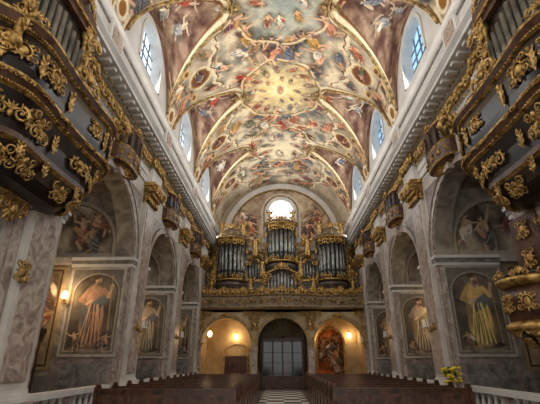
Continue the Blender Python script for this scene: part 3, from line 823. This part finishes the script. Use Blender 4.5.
# ---------------------------------------------------------------- narthex furnishings
d=MB()
d.box(-1.25,1.25,26.3,26.4,0,.12,BROWNW); d.box(-1.25,1.25,26.25,26.45,2.75,2.95,BROWNW)
for x in (-1.25,-.62,0,.62,1.25): d.box(x-.05,x+.05,26.25,26.42,.0,2.8,BROWNW)
d.box(-1.25,1.25,26.33,26.36,.1,2.8,GLASSD)
for x in (-.93,-.31,.31,.93):
    for z in (.9,1.5,2.1): d.box(x-.27,x+.27,26.3,26.34,z-.015,z+.015,BROWNW)
    d.box(x-.27,x+.27,26.28,26.34,.12,.75,BROWNW)
archivolt(d,lambda u,z,dd:(u,26.35+dd,z),0,1.2,2.95,1.2,.1,.06,BROWNW,20)
for k in range(9):
    a=pi*k/8; d.tube([(0,26.35,2.95),(1.2*cos(a),26.35,2.95+1.2*sin(a))],.018,BROWNW,4)
for rr in (.4,.8): d.tube([(rr*cos(pi*k/16),26.35,2.95+rr*sin(pi*k/16)) for k in range(17)],.015,BROWNW,4)
d.obj('door_1')
d=MB(); PD=lambda u,z,dd:(u,YE+.5+dd,z)
archivolt(d,PD,-3.1,.75,1.9,.75,.16,.1,WARMT,18,zb=0)
d.box(-3.85,-2.35,YE+.44,YE+.5,0,1.9,BROWNW)
for k in range(4): d.box(-3.8+.37*k,-3.52+.37*k,YE+.4,YE+.44,.2,1.7,PEWW)
d.lathe(-3.1,YE+.45,[(.01,1.9),(.7,1.9),(.7,1.92),(.01,1.92)],BROWNW,16,1,.05)
d.obj('door_2')
fr=MB()
archivolt(fr,lambda u,z,dd:(u,YE+.38+dd,z),3.2,.85,2.75,.85,.13,.08,GOLD,20,zb=.85)
fr.box(2.2,4.2,YE+.1,YE+.5,.62,.85,BROWNW); fr.box(2.35,4.05,YE+.2,YE+.5,0,.62,GREYM)
fr.merge(CREST,frame((3.2,YE+.3,3.65),(0,-1,0),.6))
pf=fr.obj('framed_altar_painting')
scene_panel('canvas',lambda X,Z:(2.35+X,YE+.4+0*X,.85+Z),1.7,2.75,34,77,10,tone=(150,84,44),size=1.1,arch=True,parent=pf)
for i,(x,y,z) in enumerate([(-3.1,YE+.35,3.1),(-4.6,26.0,3.2),(2.0,YE+.35,3.2),(4.5,YE+.35,3.2)]):
    l=MB(); l.ell((x,y,z),(.13,.13,.18),LAMP,10,6); l.tube([(x,y,z+.14),(x,y+.06,z+.3),(x,y+.13,z+.2)],.02,GOLD,5); l.obj('wall_lamp')
    b=bpy.data.lights.new('lamp_light','POINT'); b.energy=24 if i<2 else 14; b.color=(1,.74,.46); b.shadow_soft_size=.15
    o=bpy.data.objects.new('narthex_lamp_light',b); o.location=(x,y-.3,z); scene.collection.objects.link(o)
l=MB(); l.box(-2.3,-1.9,YE+.42,YE+.5,1.0,2.2,PEWW); l.box(-2.26,-1.94,YE+.4,YE+.42,1.06,2.14,PLAST); l.obj('notice_board')

for x,y,z,e in ((-7.02,12.65,3.55,48),(-7.02,18.05,3.4,28),(7.02,18.05,3.5,42),(7.02,23.45,3.4,14),(-7.02,23.45,3.4,14)):
    l=MB(); l.ell((x,y-.1,z),(.1,.1,.15),LAMP,10,6)
    l.tube([(x,y+.12,z-.2),(x,y-.1,z-.24),(x,y-.1,z-.1)],.018,GOLD,6); l.lathe(x,y-.1,[(.02,z-.17),(.07,z-.14),(.08,z-.1)],GOLD,10); l.obj('wall_sconce')
    b=bpy.data.lights.new('sconce_light','POINT'); b.energy=e; b.color=(1,.7,.4); b.shadow_soft_size=.1
    o=bpy.data.objects.new('sconce_light',b); o.location=(x,y-.4,z+.05); scene.collection.objects.link(o)

# ---------------------------------------------------------------- tribunes
def tribune(sg):
    root=empty('gilded_tribune',(sg*WX,6.7,0))
    t=MB(); cy=6.4; ax,ay=1.08,2.1; N=72
    def plan(th,s,bul=0.0):
        e=.62
        rx=ax*s*abs(sin(th))**e*(1+.05*cos(6*th)+bul); ry=ay*s*(abs(cos(th))**e)*(1 if cos(th)>0 else -1)
        return sg*(WX-rx), cy+ry
    lv=[(4.25,.10,GOLD),(4.35,.28,BLACKW),(4.42,.5,BLACKW),(4.6,.66,BLACKW),(4.85,.74,GOLD),(4.9,.8,BROWNW),(5.0,.8,BLACKW),(5.3,.84,BLACKW),(5.56,.92,GOLD),(5.61,1.0,BROWNW),(5.72,1.06,GOLD),(5.76,1.06,BLACKW),(5.86,.97,BLACKW),(6.0,.99,BLACKW),(6.35,1.01,BLACKW),(6.6,.97,GOLD),(6.64,1.03,BROWNW),(6.74,1.08,GOLD),(6.78,1.09,BLACKW),(6.84,1.05,BLACKW),(6.84,.9,BLACKW),(5.8,.88,BLACKW)]
    for (za,sa,m1),(zb,sb,_) in zip(lv,lv[1:]):
        vs=[];
        for z,s in ((za,sa),(zb,sb)):
            for k in range(N+1):
                x,y=plan(pi*k/N,s); vs.append((x,y,z))
        t.add(vs,[(k,k+1,N+1+k+1,N+1+k) for k in range(N)],m1,False)
    def orn(O,th,z,s,sc,rot=0,tilt=0):
        x,y=plan(th,s); x1,y1=plan(th-.02,s); x2,y2=plan(th+.02,s)
        tx,ty=x2-x1,y2-y1; nx,ny=ty,-tx
        if nx*(x-sg*WX)+ny*(y-cy)<0: nx,ny=-nx,-ny
        l=math.hypot(nx,ny) or 1
        t.merge(O,frame((x,y,z),(nx/l,ny/l,tilt),sc,rot))
    ths=[.16,.5,.95,1.4,1.85,2.3,2.7]
    for i,th in enumerate(ths):
        orn(CART,th,6.22,1.0,(.58,.6,.44) if i%2==0 else (.46,.5,.36))
        if i%2==0: orn(CREST,th,5.44,.9,.46,pi,-.3); orn(SCR,th,5.15,.83,.55,0,-.1)
        else: orn(SCR,th,5.25,.85,.62,0,-.2)
        orn(CREST,th+.05,4.74,.73,.46,pi,-.6)
        orn(SCR,th+.05,5.7,1.03,(.45,.5,.22)); orn(SCR,th+.25,5.7,1.03,(.45,.5,.22))
        orn(SCR,th,4.55,.64,.45,0,-.8)
    for th in (.33,.75,1.2,1.62,2.05,2.5):
        orn(LEAF,th,6.2,1.0,(.6,.6,1.1)); orn(LEAF,th,5.3,.85,(.6,.5,.9)); orn(LEAF,th,4.8,.76,(.6,.5,.7))
    for i,th in enumerate([.3,.9,1.57,2.3]):
        orn(CREST,th,6.88,1.03,[1.5,.5,.85,.5][i])
    for k in range(90):
        th=pi*(k+.5)/90
        for z,s in ((6.63,1.01),(5.6,.98)):
            x,y=plan(th,s); t.ell((x,y,z),(.025,.025,.025),GOLD,5,4)
    t.merge(CREST,frame((sg*(WX-.2),cy,4.2),(-sg,0,-.3),.7,pi))
    b=t.obj('balcony_body',root); b.matrix_parent_inverse=Matrix.Translation(root.location).inverted()
    c=MB(); x0,x1=WX,WX-.78
    c.box(sg*x0,sg*x1,4.6,6.4,5.8,8.2,BLACKW)
    c.box(sg*x0,sg*(x1-.1),4.5,6.5,8.2,8.35,BROWNW); c.box(sg*x0,sg*(x1-.16),4.44,6.56,8.35,8.42,GOLD)
    for k in range(9): 
        yy=4.8+.17*k*1.1; c.lathe(sg*(x1-.06),yy,[(.02,6.6),(.07,6.8),(.07,7.9-.06*abs(k-4))],PIPE,8)
    for yy in (4.62,6.38):
        c.lathe(sg*(x1-.08),yy,[(.1,6.2),(.11,6.3),(.07,6.4),(.07,8.0),(.11,8.1),(.11,8.2)],GOLD,10)
        for z in (6.7,7.1,7.5,7.9): c.merge(LEAF,frame((sg*(x1-.15),yy,z),(-sg,0,0),.8))
        c.merge(SCR,frame((sg*(x1-.1),yy+.2,8.15),(-sg,0,0),.7))
    prof=[(6.6,8.42),(6.6,8.7),(6.2,8.75),(6.05,9.0),(5.5,9.15),(4.95,9.0),(4.8,8.75),(4.4,8.7),(4.4,8.42)]
    n=len(prof); vs=[(sg*x0,y,z) for y,z in prof]+[(sg*(x1-.1),y,z) for y,z in prof]
    c.add(vs,[tuple(range(n)),tuple(range(n,2*n))]+[(i,(i+1)%n,n+(i+1)%n,n+i) for i in range(n)],BROWNW)
    c.merge(CART,frame((sg*(x1-.12),5.5,8.75),(-sg,0,0),.6)); c.merge(CREST,frame((sg*(x1-.05),6.3,8.85),(-sg,.3,0),.8))
    for z in (6.5,7.3,8.0): c.merge(SCR,frame((sg*(WX-.3),6.42,z),(0,1,0),.5)); c.merge(SCR,frame((sg*(WX-.3),4.58,z),(0,-1,0),.5))
    b=c.obj('organ_case',root); b.matrix_parent_inverse=Matrix.Translation(root.location).inverted()
    return root
tribune(-1); tribune(1)

p=MB(); cx,cy=4.85,7.65
p.lathe(cx,cy,[(.05,1.55),(.2,1.7),(.25,1.85),(.5,2.05),(.62,2.1)],BLACKW,20)
p.lathe(cx,cy,[(.66,2.1),(.72,2.16),(.7,2.22),(.6,2.28)],GOLD,20)
p.lathe(cx,cy,[(.6,2.28),(.64,2.6),(.6,2.9)],BROWNW,20)
p.lathe(cx,cy,[(.64,2.9),(.74,2.98),(.74,3.04),(.66,3.08)],GOLD,20)
p.lathe(cx,cy,[(.62,3.08),(.64,3.14),(.5,3.16)],BLACKW,20)
for k in range(10):
    a=2*pi*k/10
    p.merge(CART,frame((cx+.63*cos(a),cy+.63*sin(a),2.6),(cos(a),sin(a),0),.34))
    p.merge(CREST,frame((cx+.6*cos(a),cy+.6*sin(a),2.12),(cos(a),sin(a),-.3),.3,pi))
    p.merge(LEAF,frame((cx+.36*cos(a),cy+.36*sin(a),1.93),(cos(a),sin(a),-.6),.6))
    p.merge(CREST,frame((cx+.7*cos(a),cy+.7*sin(a),3.1),(cos(a),sin(a),0),.3))
p.box(4.9,5.1,7.3,8.2,3.0,4.4,BROWNW); 
for z in (3.5,4.1): p.merge(CART,frame((4.88,7.75,z),(-1,0,0),.4)); p.merge(SCR,frame((5.0,7.28,z),(0,-1,0),.4))
p.obj('pulpit')

e=MB(); e.merge(CART,frame((-WX+.18,7.1,3.15),(1,0,0),.42)); e.obj('gilded_cartouche')

c=MB()
c.box(-8.9,-7.6,12.0,12.75,0,2.4,BROWNW); c.box(-9.0,-7.5,11.9,12.78,2.4,2.55,BLACKW); c.box(-9.0,-7.5,11.9,12.78,0,.12,BLACKW)
for x in (-8.9,-8.47,-8.03,-7.6): c.box(x-.05,x+.05,11.92,12.0,.1,2.4,PEWW)
for x in (-8.68,-8.25,-7.82):
    c.box(x-.15,x+.15,11.97,12.0,1.1,2.2,DARK); c.box(x-.15,x+.15,11.96,12.0,.2,1.0,PEWW)
c.merge(CREST,frame((-8.25,11.95,2.6),(0,-1,0),.6)); c.obj('confessional')
v=MB(); cx,cy=4.75,12.3
v.lathe(cx,cy,[(.16,0),(.14,.05),(.04,.1),(.04,.6),(.15,.66),(.15,.68)],DGOLD,12)
v.lathe(cx,cy,[(.06,.68),(.12,.78),(.08,.92),(.1,.98)],PLAST,12)
rr=random.Random(3)
for k in range(60):
    a=rr.uniform(0,2*pi); q=rr.uniform(0,.28); z=1.05+rr.uniform(0,.38)
    v.ell((cx+q*cos(a),cy+q*sin(a),z),(.06,.06,.04),YEL if k%4 else GREEN,6,4)
    if k%3==0: v.tube([(cx,cy,.96),(cx+q*cos(a),cy+q*sin(a),z)],.008,GREEN,4)
v.obj('yellow_flower_vase')

# ---------------------------------------------------------------- lights
w=bpy.data.worlds.new('World'); scene.world=w; w.use_nodes=True
w.node_tree.nodes['Background'].inputs[0].default_value=(1,.97,.94,1); w.node_tree.nodes['Background'].inputs[1].default_value=1.7
def area(name,loc,rot,sx,sy,e,col,spread=pi):
    l=bpy.data.lights.new(name,'AREA'); l.shape='RECTANGLE'; l.size=sx; l.size_y=sy; l.energy=e; l.color=col; l.spread=spread
    o=bpy.data.objects.new(name,l); o.location=loc; o.rotation_euler=rot; scene.collection.objects.link(o)
for sg in (-1,1):
    area('cornice_uplight',(sg*4.4,12.5,9.35),(pi,sg*-.75,0),.15,28,330,(1,.94,.86),math.radians(130))  # added fill strip on the cornice to brighten the vault, no known fixture
    for b in BAYS[1:]:
        area('window_daylight',(sg*(AX-.05),b,11.9),(0,sg*(pi/2-.25)*1.0,0),1.6,1.7,115,(.95,.98,1))
    for b,hw in ARCH:
        m=MB(); m.box(sg*9.27,sg*9.3,b-.5,b+.5,5.9,7.0,CHAPGLOW); m.box(sg*9.24,sg*9.28,b-.03,b+.03,5.9,7.0,PLAST)  # added glowing pane on the outer chapel wall, no known window
        m.obj('window_%d'%((12 if sg<0 else 16)+ARCH.index((b,hw))))
        area('chapel_window_daylight',(sg*9.2,b,6.4),(0,sg*(pi/2-.5),0),1.0,1.1,14,(.98,.97,.96))  # added fill light that lifts the dark chapel
area('window_daylight',(0,YE-.2,11.5),(-pi/2,0,0),1.7,2.2,60,(.95,.97,1))

# ---------------------------------------------------------------- camera
cam=bpy.data.cameras.new('camera'); co=bpy.data.objects.new('camera',cam); scene.collection.objects.link(co)
cam.lens=26; cam.sensor_width=36; cam.clip_end=200
co.location=(-.1,0,1.6); co.rotation_euler=(math.radians(90+22.2),0,math.radians(1.5))
scene.camera=co
